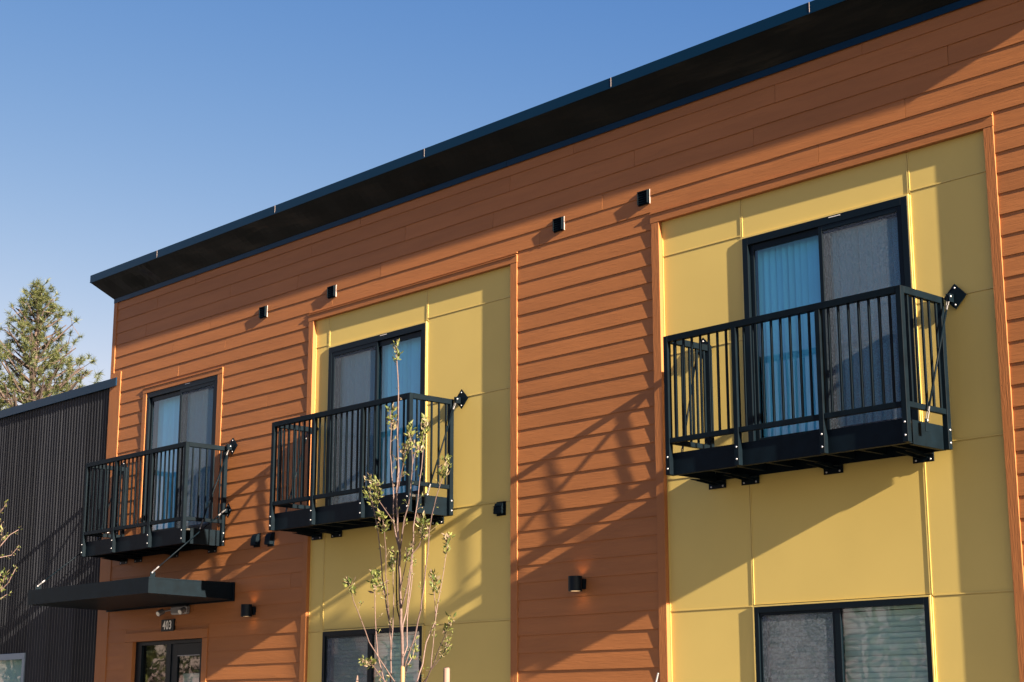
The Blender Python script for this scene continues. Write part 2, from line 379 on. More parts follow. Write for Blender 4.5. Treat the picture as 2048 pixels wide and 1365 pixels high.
for key, R4 in (('A', RA), ('B', RB)):
    D = DOORS[key]; W = WINS[key]
    zh = [24.80, 19.17, 12.35, W[3]+0.02] if key == 'A' else [24.85, 19.22, 12.40, W[3]+0.02]
    xv = (D[0]-0.09, D[1]+0.09)
    rows_ = [(D[3]+0.10, 26.86), (zh[2], D[2]-0.05), (W[3]+0.10, zh[2]), (GZ, W[2]-0.10)]
    x0, x1, x2, x3 = panels(R4, xv, zh, rows_)
    # joint channels: two thin lips with a groove between them
    def vjoint(x, za, zb_):
        w = BW()
        w.box(x-0.075, x-0.022, YP-0.0045, YP-0.0008, za, zb_); w.box(x+0.022, x+0.075, YP-0.0045, YP-0.0008, za, zb_)
        w.box(x-0.022, x+0.022, YP+0.004, YP+0.007, za, zb_)
        w.build('panel_joint', M['ytrim'])
    def hjoint(z, xa, xb):
        w = BW()
        w.box(xa, xb, YP-0.0050, YP-0.0008, z+0.020, z+0.075)
        w.box(xa, xb, YP+0.004, YP+0.007, z-0.02, z+0.02)
        w.build('panel_joint', M['ytrim'])
    for xj in xv:
        vjoint(xj, D[3]+0.14, 26.80); vjoint(xj, W[3]+0.14, D[2]-0.1)
    for z in zh[:3]:
        hjoint(z, x0, x1-0.09); hjoint(z, x2+0.09, x3)
    hjoint(zh[3], x0, x1-0.09); hjoint(zh[3], x2+0.09, x3)
    hjoint(zh[2], x1+0.09, x2-0.09)
    # yellow surround of the door and window
    for O in (D, W):
        w = BW()
        w.box(O[0]-0.085, O[0]-0.005, 0.026, YP-0.0012, O[2], O[3]+0.005)
        w.box(O[1]+0.005, O[1]+0.085, 0.026, YP-0.0012, O[2], O[3]+0.005)
        w.box(O[0]-0.085, O[1]+0.085, 0.026, YP-0.0012, O[3]+0.008, O[3]+0.085)
        w.box(O[1]+0.11, O[1]+0.16, 0.034, YP-0.0012, O[2], O[3]+0.005)
        w.build('surround', M['ytrim'])
    w = BW(); w.box(x0, x1+0.05, 0.0525, 0.058, GZ, 26.86); w.box(x2-0.05, x3, 0.0525, 0.058, GZ, 26.86); w.build('panel_backing', M['ygap'])
    # J channel beside the left casing
    w = BW(); w.box(R4[1]+0.005, R4[1]+0.06, YP-0.006, YP-0.001, GZ, 26.8); w.build('panel_joint', M['ytrim'])

# ---- sliding balcony doors
def vblinds(par, xa, xb, z0, z1, org, y=0.165, w_=0.40, ang=24, gapend=0):
    n = int((xb-xa)/0.40); a = math.radians(ang)
    hw = w_*EB/2*1.08
    me = MB()
    for i in range(n):
        cx = (xa + 0.40*(i+0.5))*EB
        an = a + random.uniform(-0.22, 0.22)
        zj = random.uniform(0, 0.03)
        dx, dy = math.cos(an)*hw, math.sin(an)*hw
        s = BW()
        z0m, z1m = z0*EB+EYE+zj, z1*EB+EYE
        bow = 0.006
        vs = [(cx-dx, y-dy, z0m), (cx, y-bow, z0m), (cx+dx, y+dy, z0m), (cx-dx, y-dy, z1m), (cx, y-bow, z1m), (cx+dx, y+dy, z1m)]
        s.add(vs, [(0, 1, 4, 3), (1, 2, 5, 4)])
        s.build('blind_slat', M['blind'], par, origin=org, smooth=True)
def sliding_door(O, y0, screen_side, yframe=0.022):
    X0, X1, Z0_, Z1 = O; org = P((X0+X1)/2, y0, Z0_)
    yf = y0
    fr = BW()
    t = 0.36
    fr.box(X0, X0+t, yf, yf+0.11, Z0_, Z1, 0.002); fr.box(X1-t, X1, yf, yf+0.11, Z0_, Z1, 0.002)
    fr.box(X0+t, X1-t, yf, yf+0.11, Z1-0.40, Z1, 0.002); fr.box(X0+t, X1-t, yf, yf+0.11, Z0_, Z0_+0.35, 0.002)
    par = fr.build('sliding_door', M['frame']); par.location = Vector(org)-bld_loc
    me = par.data
    for v in me.vertices: v.co = v.co + bld_loc - Vector(org)
    xm = (X0+X1)/2
    za, zb_ = Z0_+0.35, Z1-0.40
    # the fixed and the sliding leaf
    for side in (0, 1):
        xa, xb = (X0+t, xm+0.14) if side == 0 else (xm-0.14, X1-t)
        front = (side == (1 if screen_side == 'R' else 0))
        yl = y0+0.030 if not front else y0+0.066
        s = BW(); tt = 0.28
        s.box(xa, xa+tt, yl, yl+0.032, za, zb_, 0.002); s.box(xb-tt, xb, yl, yl+0.032, za, zb_, 0.002)
        s.box(xa+tt, xb-tt, yl, yl+0.032, zb_-0.34, zb_, 0.002); s.box(xa+tt, xb-tt, yl, yl+0.032, za, za+0.5, 0.002)
        leaf = s.build('door_leaf', M['frame'], par, origin=org)
        s = BW(); s.box(xa+tt, xb-tt, yl+0.012, yl+0.018, za+0.5, zb_-0.34); s.build('pane', M['patioglass'], par, origin=org)
    # screen on its own frame in front of the sliding leaf
    xa, xb = (xm-0.22, X1-t-0.02) if screen_side == 'R' else (X0+t+0.02, xm+0.22)
    ys = y0+0.006; tt = 0.24
    s = BW()
    s.box(xa, xa+tt, ys, ys+0.018, za, zb_, 0.002); s.box(xb-tt, xb, ys, ys+0.018, za, zb_, 0.002)
    s.box(xa+tt, xb-tt, ys, ys+0.018, zb_-0.26, zb_, 0.002); s.box(xa+tt, xb-tt, ys, ys+0.018, za, za+0.3, 0.002)
    s.build('screen_frame', M['frame'], par, origin=org)
    s = BW(); s.add([P(xa+tt, ys+0.010, za+0.3), P(xb-tt, ys+0.010, za+0.3), P(xb-tt, ys+0.010, zb_-0.26), P(xa+tt, ys+0.010, zb_-0.26)], [(0, 1, 2, 3)])
    s.build('screen', M['screen'], par, origin=org)
    s = BW(); s.box(xm+0.5, xm+1.2, yf-0.0015, yf+0.001, Z1-0.10, Z1-0.06); s.build('maker_plate', M['white'], par, origin=org)
    vblinds(par, X0+t+0.1, X1-t-0.1, Z0_+0.15, Z1-0.5, org)
    return par
random.seed(5)
sliding_door(DOORS['A'], 0.023, 'R')
sliding_door(DOORS['B'], 0.023, 'L')
sliding_door(DOORS['C'], 0.002, 'R')

# ---- ground floor sliding windows with horizontal blinds
def window(O, y0):
    X0, X1, Z0_, Z1 = O; org = P((X0+X1)/2, y0, Z0_)
    fr = BW(); t = 0.27
    fr.box(X0, X0+t, y0, y0+0.09, Z0_, Z1, 0.002); fr.box(X1-t, X1, y0, y0+0.09, Z0_, Z1, 0.002)
    fr.box(X0+t, X1-t, y0, y0+0.09, Z1-0.30, Z1, 0.002); fr.box(X0+t, X1-t, y0, y0+0.09, Z0_, Z0_+0.3, 0.002)
    par = fr.build('window', M['frame']); par.location = Vector(org)-bld_loc
    for v in par.data.vertices: v.co = v.co + bld_loc - Vector(org)
    xm = (X0+X1)/2; za, zb_ = Z0_+0.3, Z1-0.30
    s = BW(); s.box(xm-0.24, xm+0.10, y0+0.012, y0+0.06, za, zb_, 0.002); s.build('meeting_rail', M['frame'], par, origin=org)
    s = BW(); s.box(xm+0.10, X1-t, y0+0.03, y0+0.036, za, zb_); s.build('pane', M['glass'], par, origin=org)
    s = BW(); s.box(X0+t, xm-0.24, y0+0.05, y0+0.056, za, zb_); s.build('pane', M['glass'], par, origin=org)
    s = BW(); xa, xb = X0+t+0.01, xm-0.24; tt = 0.13
    s.box(xa, xa+tt, y0+0.014, y0+0.028, za, zb_, 0.001); s.box(xb-tt, xb, y0+0.014, y0+0.028, za, zb_, 0.001); s.box(xa+tt, xb-tt, y0+0.014, y0+0.028, zb_-0.14, zb_, 0.001)
    s.build('screen_frame', M['frame'], par, origin=org)
    s = BW(); s.add([P(xa+tt, y0+0.022, za), P(xb-tt, y0+0.022, za), P(xb-tt, y0+0.022, zb_-0.14), P(xa+tt, y0+0.022, zb_-0.14)], [(0, 1, 2, 3)]); s.build('screen', M['screen'], par, origin=org)
    # blind
    s = BW(); s.box(X0+0.35, X1-0.35, 0.135, 0.185, Z1-0.42, Z1-0.15, 0.003); s.build('blind_rail', M['blind'], par, origin=org)
    z = Z1-0.60
    while z > Z0_+0.4:
        s = BW(); d = 0.0236; c = math.cos(math.radians(76))*d; h = math.sin(math.radians(76))*d; zz = z*EB+EYE + random.uniform(-.0012, .0012)
        xa, xb = (X0+0.36)*EB, (X1-0.36)*EB
        s.add([(xa, 0.16-c, zz+h), (xb, 0.16-c, zz+h), (xb, 0.156, zz), (xa, 0.156, zz), (xb, 0.16+c, zz-h), (xa, 0.16+c, zz-h)], [(0, 1, 2, 3), (3, 2, 4, 5)])
        s.build('blind_slat', M['blind'], par, origin=org, smooth=True)
        z -= 0.262
    return par
window(WINS['A'], 0.026); window(WINS['B'], 0.026)

# ---- entrance door with sidelight
X0, X1, Z0_, Z1 = D403; org = P((X0+X1)/2, 0.045, Z0_)
fr = BW(); ye = 0.045
fr.box(X0, X0+0.85, ye, ye+0.10, Z0_, Z1, 0.002); fr.box(X1-0.22, X1, ye, ye+0.10, Z0_, Z1, 0.002)
fr.box(X0+0.85, X1-0.22, ye, ye+0.10, Z1-0.28, Z1, 0.002); fr.box(-109.75, -109.1, ye, ye+0.10, Z0_, Z1-0.28, 0.002)
par = fr.build('entrance_door', M['frame']); par.location = Vector(org)-bld_loc
for v in par.data.vertices: v.co = v.co + bld_loc - Vector(org)
s = BW(); s.box(X0+0.85, -109.75, ye+0.04, ye+0.048, Z0_, Z1-0.28); s.build('sidelight', M['doorglass'], par, origin=org)
s = BW(); s.box(-109.08, -108.25, ye+0.012, ye+0.055, Z0_, Z1-0.30, 0.002); s.box(X1-0.75, X1-0.24, ye+0.012, ye+0.055, Z0_, Z1-0.30, 0.002)
s.box(-108.25, X1-0.75, ye+0.012, ye+0.055, 4.35, Z1-0.30, 0.002); s.box(-108.25, X1-0.75, ye+0.012, ye+0.055, Z0_, Z0_+1.2, 0.002)
s.build('door_leaf', M['frame'], par, origin=org)
s = BW(); s.box(-108.25, X1-0.75, ye+0.03, ye+0.036, Z0_+1.2, 4.35); s.build('pane', M['doorglass'], par, origin=org)
s = BW(); s.box(-108.22, X1-0.78, ye+0.008, ye+0.012, 4.30, 4.36); s.build('glazing_bead', M['steel'], par, origin=org)
# pleated shade half way up the door glass
s = BW(); s.box(-108.2, X1-0.8, ye+0.10, ye+0.11, Z0_, 3.05); s.build('door_shade', M['blind'], par, origin=org)

# ---- cornice: flared soffit, fascia and frieze band
OV = 0.275; OX = OV/EB; ZF = 34.92; ZT = 35.52
w = BW()
a, b_ = (XL-0.05, XR+0.05)
fasL, fasR = XL-OX+0.1, XR+OX
random.seed(4)
nx, ny = 150, 5; gv = []; gf = []
for i in range(nx+1):
    u = i/nx
    for j in range(ny+1):
        v = j/ny; xa_ = a+(b_-a)*u; xb_ = fasL+(fasR-fasL)*u
        k_ = math.sin(math.pi*v); wob = (0.006*math.sin(u*61+v*2.0)+0.005*math.sin(u*143+1.3)+random.uniform(-.0012, .0012))*k_*(2.6 if u < 0.09 else 1.0)*min(1.0, u*30, (1-u)*30)
        q = Vector(P(xa_+(xb_-xa_)*v, -0.012+(-OV+0.012)*v, 33.50+(ZF-33.50)*v)); gv.append(q+Vector((0, -0.7, -0.7))*wob)
for i in range(nx):
    for j in range(ny): gf.append((i*(ny+1)+j, (i+1)*(ny+1)+j, (i+1)*(ny+1)+j+1, i*(ny+1)+j+1))
w.add(gv, gf)
w.add([P(a, -0.012, 33.50), P(fasL, -OV, ZF), P(fasL, 6.0, ZF), P(a, 6.0, 33.5)], [(0, 1, 2, 3)])
w.add([P(b_, -0.012, 33.50), P(fasR, -OV, ZF), P(fasR, 6.0, ZF), P(b_, 6.0, 33.5)], [(0, 1, 2, 3)])
# split the long soffit so that its sheets can oil-can a little
w.build('soffit', M['soffit'], smooth=False)
seams = [fasL, -110.7, -94.75, -78.17, -61.6, -47.6, -33.5, fasR]
for xa, xb in zip(seams[:-1], seams[1:]):
    w = BW(); w.box(xa+0.012, xb-0.012, -OV-0.006, -OV+0.02, ZF-0.02, ZT, 0.0015)
    w.box(xa+0.012, xb-0.012, -OV-0.010, -OV-0.006, ZF-0.045, ZF+0.03)
    w.build('fascia', M['fascia'])
for xs_ in seams[1:-1]:
    w = BW(); w.box(xs_-0.015, xs_+0.015, -OV-0.009, -OV-0.007, ZF-0.03, ZT-0.01); w.build('fascia_seam', M['seal_and_lit_edge'])
for xx in (fasL, fasR-0.11):
    w = BW(); w.box(xx, xx+0.11, -OV+0.021, 6.0, ZF-0.02, ZT, 0.0015); w.build('fascia', M['fascia'])
w = BW(); w.box(fasL+0.11, fasR-0.11, -OV+0.02, 6.0, ZT-0.12, ZT-0.02); w.build('roof', M['fascia'])
for xa, xb in zip([XL+0.02, -104, -88, -72, -56, -42], [-104, -88, -72, -56, -42, XR]):
    w = BW(); w.box(xa, xb-0.02, -0.016, -0.006, 33.12, 33.49, 0.001); w.build('frieze_band', M['fascia'])

# ---- balconies (one is built, two copies hang beside it)
BX1 = -41.70; YF = -0.65
def build_balcony():
    W_ = 14.5*EB; e = EB
    # local origin: right rear corner on the wall at the underside of the skirt
    org = Vector(P(BX1, 0.0, 11.92))
    def zz(Z): return (Z-11.92)*e
    s = MB()                                              # deck frame with skirts
    H = 1.12*e
    s.boxm(-W_, -0.03, YF+0.050, YF+0.058, 0, H, 0.001)                  # front channel web
    s.boxm(-W_, -0.03, YF+0.058, YF+0.10, 0, 0.008); s.boxm(-W_, -0.03, YF+0.058, YF+0.10, H-0.008, H)
    s.boxm(-0.062, -0.052, YF+0.15, -0.03, 0, H, 0.001); s.boxm(-W_+0.052, -W_+0.062, YF+0.058, -0.03, 0, H, 0.001)
    s.boxm(-0.10, -0.062, YF+0.15, -0.03, 0, 0.006)
    s.boxm(-W_+0.062, -0.062, -0.03, -0.022, 0, H, 0.001)
    for i in range(1, 8): s.boxm(-W_*i/8-0.02, -W_*i/8+0.02, YF+0.10, -0.05, 0.03, H-0.03)
    bal = s.build('balcony', M['black'], bld)
    bal.location = org - bld_loc
    s = MB()
    nb = 6
    for i in range(nb):
        ya = YF+0.062 + (0.588)*i/nb; s.boxm(-W_+0.066, -0.066, ya, ya+0.094, H-0.028, H-0.006)
    s.build('deck', M['deck'], bal)
    post = [0.0, -4.57*e, -9.70*e, -W_+0.052]
    def post_mb(x1, y0, z0, z1): m_ = MB(); m_.boxm(x1-0.051, x1, y0, y0+0.051, z0, z1, 0.0025); return m_
    ztop = zz(19.13); zrt = zz(18.80); zb1 = zz(13.79); zb0 = zz(13.53)
    for i, x in enumerate(post):
        post_mb(x, YF, 0.0 if True else 0, zrt if 0 < i < 3 else ztop-0.0015).build('post', M['black'], bal)
    for x in (0.0, -W_+0.052):
        post_mb(x, -0.070, 0.0, zrt+0.02).build('post', M['black'], bal)
    s = MB(); s.boxm(-W_+0.053, -0.0525, YF+0.001, YF+0.050, zrt, ztop, 0.0025); s.build('top_rail', M['black'], bal)
    for x in (0.0, -W_+0.052):
        s = MB(); s.boxm(x-0.050, x-0.001, YF+0.0525, -0.0195, zrt, ztop, 0.0025); s.build('top_rail', M['black'], bal)
        s = MB(); s.boxm(x-0.046, x-0.006, YF+0.0525, -0.0715, zb0, zb1, 0.0025); s.build('bottom_rail', M['black'], bal)
    for a_, c_ in ((0, 1), (1, 2), (2, 3)):
        s = MB(); s.boxm(post[a_]-0.052, post[c_]+0.001, YF+0.006, YF+0.046, zb0, zb1, 0.0025); s.build('bottom_rail', M['black'], bal)
    bme = None
    def baluster(x, y):
        nonlocal bme
        if bme is None:
            m_ = MB(); m_.boxm(-0.0095, 0.0095, -0.0095, 0.0095, zb1-0.002, zrt+0.002, 0.0015); bme = m_.mesh('baluster', M['black'])
        link_mesh('baluster', bme, bal, (x, y, 0))
    for (a_, c_, n) in ((0, 1, 7), (1, 2, 8), (2, 3, 7)):
        xa = post[a_]-0.0255; xb = post[c_]-0.0255
        for i in range(n): baluster(xa+(xb-xa)*(i+1)/(n+1), YF+0.026)
    for x in (-0.0255, -W_+0.0265):
        for y in (-0.524, -0.421, -0.318, -0.215, -0.112): baluster(x, y)
    # bolts
    b1 = MB(); b1.dome((0, 0, 0), (0, -1, 0), 0.0095, 0.007); b1.smooth = True; bolt_f = b1.mesh('bolt', M['bolt'])
    b2 = MB(); b2.dome((0, 0, 0), (1, 0, 0), 0.0105, 0.008); b2.smooth = True; bolt_s = b2.mesh('bolt', M['bolt'])
    for x in post:
        for z in (zz(12.22), zz(12.82)): link_mesh('bolt', bolt_f, bal, (x-0.026, YF-0.0005, z))
    for z in (zz(12.22), zz(12.82)): link_mesh('bolt', bolt_s, bal, (0.0005, -0.045, z))
    # tie rods with clevises and diamond wall plates
    for sx, xo in ((1, 0.0), (-1, -W_+0.001)):
        px = xo + sx*0.085; pz = zz(19.12); q = 0.110
        s = MB(); yb = 0.040 if sx == 1 else 0.040
        vs = [(px, 0.012, pz+q), (px+q, 0.012, pz), (px, 0.012, pz-q), (px-q, 0.012, pz)]
        vs += [(v[0], 0.0205, v[2]) for v in vs]
        s.add(vs, [(0, 1, 2, 3), (7, 6, 5, 4), (0, 4, 5, 1), (1, 5, 6, 2), (2, 6, 7, 3), (3, 7, 4, 0)])
        s.boxm(px-0.045, px-0.037, -0.055, 0.012, pz-0.05, pz+0.02); s.boxm(px-0.020, px-0.012, -0.055, 0.012, pz-0.05, pz+0.02)
        s.boxm(px-0.03, px+0.03, 0.0205, 0.043, pz-0.03, pz+0.03)
        s.build('wall_plate', M['black'], bal)
        for dz in (0.072, -0.072): link_mesh('bolt', bolt_f, bal, (px, 0.0115, pz+dz))
        link_mesh('bolt', bolt_s, bal, (px-0.011, -0.035, pz-0.005))
        xr = px-0.0285; top = Vector((xr, -0.035, pz-0.005)); bot = Vector((xo+sx*0.020, YF+0.24, zz(13.0)))
        s = MB(); d = (bot-top).normalized()
        s.tube([top+d*0.10, bot-d*0.10], 0.0090, 8); s.build('tie_rod', M['black'], bal, smooth=True)
        for e0, dd in ((top, d), (bot, -d)):
            s = MB(); side = Vector((1, 0, 0))
            for sg in (-1, 1):
                s.tube([e0+side*sg*0.009-dd*0.012, e0+side*sg*0.009+dd*0.085], 0.005, 6)
            s.tube([e0+dd*0.085, e0+dd*0.125], 0.010, 8)
            s.build('clevis', M['fitting'], bal)
        s = MB(); s.boxm(bot.x-0.004, bot.x+0.004, bot.y-0.022, bot.y+0.022, bot.z-0.09, bot.z+0.015, 0.001); s.build('lug', M['black'], bal)
        link_mesh('bolt', bolt_s, bal, tuple(bot+Vector((0.009, 0, 0))))
    # wall brackets under the deck
    for i, X in enumerate((-56.0+41.7, -53.8+41.7, -48.6+41.7, -43.45+41.7)):
        x = X*e; s = MB(); hw = 0.102
        s.boxm(x-hw, x+hw, 0.018, 0.028, -0.066, 0.075, 0.001)
        for dx in (-0.045, 0.045):
            v = [(x+dx-0.004, 0.018, -0.03), (x+dx-0.004, 0.018, 0.02), (x+dx-0.004, -0.30, 0.0), (x+dx-0.004, -0.30, -0.006)]
            v2 = [(a0+0.008, b0, c0) for a0, b0, c0 in v]
            s.add(v+v2, [(0, 1, 2, 3), (7, 6, 5, 4), (0, 4, 5, 1), (1, 5, 6, 2), (2, 6, 7, 3), (3, 7, 4, 0)])
        s.boxm(x-hw, x+hw, -0.06, 0.018, -0.008, 0.0, 0.001)
        s.build('bracket', M['black'], bal)
        for dx in (-0.07, 0.07): link_mesh('bolt', bolt_f, bal, (x+dx, 0.0175, -0.045))
    return bal
bal = build_balcony()
bals = [bal] + [copy_tree(bal, bld, (dX*EB, 0, 0)) for dX in (-76.78-BX1, -101.88-BX1)]
for ch in bals[2].children:                         # the left balcony hangs on siding, not on a recessed panel
    if ch.name.split('.')[0] in ('wall_plate', 'bracket') or (ch.name.startswith('bolt') and 0.005 < ch.location.y < 0.02): ch.location.y -= 0.024
for b_i, yb in zip(bals, (0.0425, 0.0425, -0.0015)):
    s = MB(); s.boxm(-14.5*EB+0.066, -0.066, -0.021, yb, 0.10, 1.12*EB-0.004, 0.001); s.build('ledger', M['black'], b_i)  # strip added to close the wall gap where sunlight slipped under the deck

# ---- entrance canopy
co = Vector(P(-100.62, 0, 8.05))
s = MB(); CW = (118.1-100.62)*EB; CD = 1.23; CH = 1.10*EB
def sl(y): return 0.025*(-y/CD)          # the canopy pitches up slightly towards its front
s.add([(0, 0, 0), (0, 0, CH), (0, -CD, CH+sl(-CD)), (0, -CD, sl(-CD)), (-CW, 0, 0), (-CW, 0, CH), (-CW, -CD, CH+sl(-CD)), (-CW, -CD, sl(-CD))],
      [(0, 1, 2, 3), (7, 6, 5, 4), (0, 4, 5, 1), (1, 5, 6, 2), (2, 6, 7, 3), (3, 7, 4, 0)])
can = s.build('canopy', M['black'], bld); can.location = co-bld_loc
s = MB(); s.boxm(0.001, 0.004, -CD+0.003, -0.004, CH-0.012+sl(-CD/2), CH+0.004+sl(-CD/2), 0.0005); s.build('drip_edge', M['black'], can)
s = MB(); s.boxm(-CW-0.02, 0.02, -0.03, -0.001, -0.02, CH+0.02, 0.001); s.build('ledger', M['black'], can)
b1 = MB(); b1.dome((0, 0, 0), (0, -1, 0), 0.0095, 0.007); b1.smooth = True; bf = b1.mesh('bolt', M['bolt'])
b2 = MB(); b2.dome((0, 0, 0), (1, 0, 0), 0.0105, 0.008); b2.smooth = True; bs = b2.mesh('bolt', M['bolt'])
for xo, px in ((-0.02, -0.165), (-CW+0.16, -CW+0.16)):
    pz = (14.44-8.05)*EB; q = 0.095
    s = MB(); vs = [(px, -0.030, pz+q), (px+q*0.8, -0.030, pz), (px, -0.030, pz-q), (px-q*0.8, -0.030, pz)]
    vs += [(v[0], -0.020, v[2]) for v in vs]
    s.add(vs, [(0, 1, 2, 3), (7, 6, 5, 4), (0, 4, 5, 1), (1, 5, 6, 2), (2, 6, 7, 3), (3, 7, 4, 0)])
    s.boxm(px-0.014, px+0.014, -0.02, 0.006, pz-0.03, pz+0.03)
    s.boxm(px-0.008, px+0.008, -0.08, -0.030, pz-0.03, pz+0.02); s.build('wall_plate', M['black'], can)
    for dx, dz in ((0, 0.06), (0.05, 0), (0, -0.06), (-0.05, 0)): link_mesh('bolt', bf, can, (px+dx, -0.031, pz+dz))
    top = Vector((px, -0.075, pz)); bot = Vector((xo, -CD+0.05, CH+0.075)); d = (bot-top).normalized()
    s = MB(); s.tube([top+d*0.1, bot-d*0.1], 0.0080, 8); s.build('tie_rod', M['black'], can, smooth=True)
    for e0, dd in ((top, d), (bot, -d)):
        s = MB()
        for sg in (-1, 1): s.tube([e0+Vector((0.010*sg, 0, 0))-dd*0.012, e0+Vector((0.010*sg, 0, 0))+dd*0.085], 0.006, 6)
        s.tube([e0+dd*0.085, e0+dd*0.13], 0.011, 8); s.build('clevis', M['steel'], can)
    link_mesh('bolt', bs, can, tuple(bot+Vector((0.014, 0, 0))))
    s = MB(); s.boxm(bot.x-0.004, bot.x+0.004, bot.y-0.02, bot.y+0.05, CH-0.002, bot.z+0.01, 0.001); s.build('lug', M['black'], can)

# ------------------------------------------------------------------ corrugated building on the left
cb = empty('corrugated_building', P(-133, 3.0, gz)); cbl = Vector(cb.location)
tag(cb, 'dark charcoal corrugated metal building with a black parapet cap, left of the orange building', 'building')
class CW_(MB):
    def build(s, name, m, parent=None, smooth=False):
        s.v = [tuple(Vector(v)-cbl) for v in s.v]; return MB.build(s, name, m, parent or cb, smooth)
xr = -118.72*EB; xl = -152*EB; pitch = 0.084
zt_ = 26.1*EB+EYE; zb_ = GZ*EB+EYE
def corr(xa, xb, y0, z0, z1):
    s = CW_(); n = int(round((xb-xa)/pitch))*8; vs = []; fs = []
    amp = 0.0135
    for i in range(n+1):
        if i % 8 == 0: amp = random.uniform(0.0135, 0.0180)
        x = xa+(xb-xa)*i/n; y = y0 + amp*math.tanh(2.2*math.cos(2*math.pi*i/8))/math.tanh(2.2)
        vs += [(x, y, z0), (x, y, z1)]
    for i in range(n): fs.append((i*2, i*2+2, i*2+3, i*2+1))
    s.add(vs, fs); return s.build('corrugated_sheet', M['corr'], smooth=True)
WX1 = -131.6*EB; WX0 = -142.0*EB; WZ1 = 5.17*EB+EYE; WZ0 = -1.6*EB+EYE
sw = pitch*10
x = xr - 0.06
while x > xl:
    a = x-sw
    if x <= WX1+0.001 or a >= WX1: 
        if a >= WX1 or x < WX0: corr(a, x, 0.021, zb_, zt_+0.03)
        else: corr(a, x, 0.021, WZ1, zt_+0.03)
    else:
        m_ = x - math.ceil((x-WX1)/pitch)*pitch
        corr(m_, x, 0.021, zb_, zt_+0.03)
        corr(a, m_, 0.021, WZ1, zt_+0.03)
    x = a
s = CW_(); s.boxm(xr-0.06, xr, 0.008, 0.05, zb_, zt_, 0.001); s.build('corner_flashing', M['fascia'])
s = CW_(); s.boxm(xl, xr-0.005, 0.04, 6.0, zb_, WZ0); s.boxm(xl, WX0, 0.04, 6, WZ0, WZ1); s.boxm(WX1, xr-0.005, 0.04, 6, WZ0, WZ1); s.boxm(WX0, WX1, 0.6, 6, WZ0, WZ1); s.boxm(xl, xr-0.005, 0.04, 6, WZ1, zt_); s.build('wall', M['room'])
capj = [xl, -136.5*EB, -127.0*EB, xr+0.02]
for a, b in zip(capj[:-1], capj[1:]):
    s = CW_(); s.boxm(a+0.001, b-0.001, -0.028, 0.30, zt_, zt_+0.66*EB, 0.0015); s.build('parapet_cap', M['fascia'])
    s = CW_(); s.boxm(a+0.001, b-0.001, -0.030, -0.0285, zt_-0.008, zt_+0.012); s.build('drip_edge', M['fascia'])
# its window
s = CW_(); t = 0.075; s.boxm(WX1-t, WX1, -0.012, 0.07, WZ0, WZ1-0.09, 0.002); s.boxm(WX0, WX1, -0.016, 0.07, WZ1-0.09, WZ1, 0.002); s.boxm(WX0, WX0+t, -0.012, 0.07, WZ0, WZ1-0.09, 0.002)
wf = s.build('window', mat('blue_grey_frame', (0.16, 0.22, 0.28), 0.4)); 
s = CW_(); s.boxm(WX0+t, WX1-t, 0.03, 0.036, WZ0, WZ1-0.09); o = s.build('pane', M['glass'], wf)
s = CW_(); s.boxm(WX0+t, WX1-t, 0.10, 0.11, WZ0, WZ1-0.09); o = s.build('roller_shade', M['blind'], wf)

# ------------------------------------------------------------------ small fixtures on the walls
def square_vent(X, Z, Yw, label, size=0.150):
    t = empty('wall_vent', P(X, Yw, Z)); tag(t, label, 'vent', 'square black wall vents under the cornice')
    h = size/2; s = MB()
    s.boxm(-h, h, -0.012, 0.008, -h, h, 0.002); s.build('flange', M['bolt'] if False else M['black'], t)
    s = MB(); s.boxm(-h+0.008, -h+0.016, -0.032, -0.012, -h+0.008, h-0.008, 0.001); s.boxm(h-0.016, h-0.008, -0.032, -0.012, -h+0.008, h-0.008, 0.001)
    s.boxm(-h+0.016, h-0.016, -0.032, -0.012, h-0.018, h-0.008, 0.001); s.build('hood', M['black'], t)
    s = MB(); s.boxm(h+0.0005, h+0.003, -0.004, 0.006, -h, h); s.build('lit_edge_strip', M['seal_and_lit_edge'], t)  # pale strip painted in for the sunlit side edge of the vent
    for i in range(5):
        z = -h+0.022+i*0.024; s = MB()
        s.add([(-h+0.016, -0.028, z-0.010), (h-0.016, -0.028, z-0.010), (h-0.016, -0.014, z+0.010), (-h+0.016, -0.014, z+0.010),
               (-h+0.016, -0.0265, z-0.012), (h-0.016, -0.0265, z-0.012), (h-0.016, -0.0125, z+0.008), (-h+0.016, -0.0125, z+0.008)],
              [(0, 1, 2, 3), (7, 6, 5, 4), (0, 4, 5, 1), (2, 6, 7, 3), (1, 5, 6, 2), (3, 7, 4, 0)]); s.build('louvre', M['black'], t)
    return t
square_vent(-98.05, 28.53, 0.0, 'leftmost small square black vent high on the orange siding, near the cornice left end')
square_vent(-89.82, 28.50, 0.0, 'second small square black vent from the left, just above the left yellow recess')
square_vent(-67.5, 28.40, 0.0, 'third square black vent from the left, above the orange strip between yellow recesses')
square_vent(-60.66, 28.46, 0.0, 'rightmost square black vent, just up left of the right yellow recess corner')
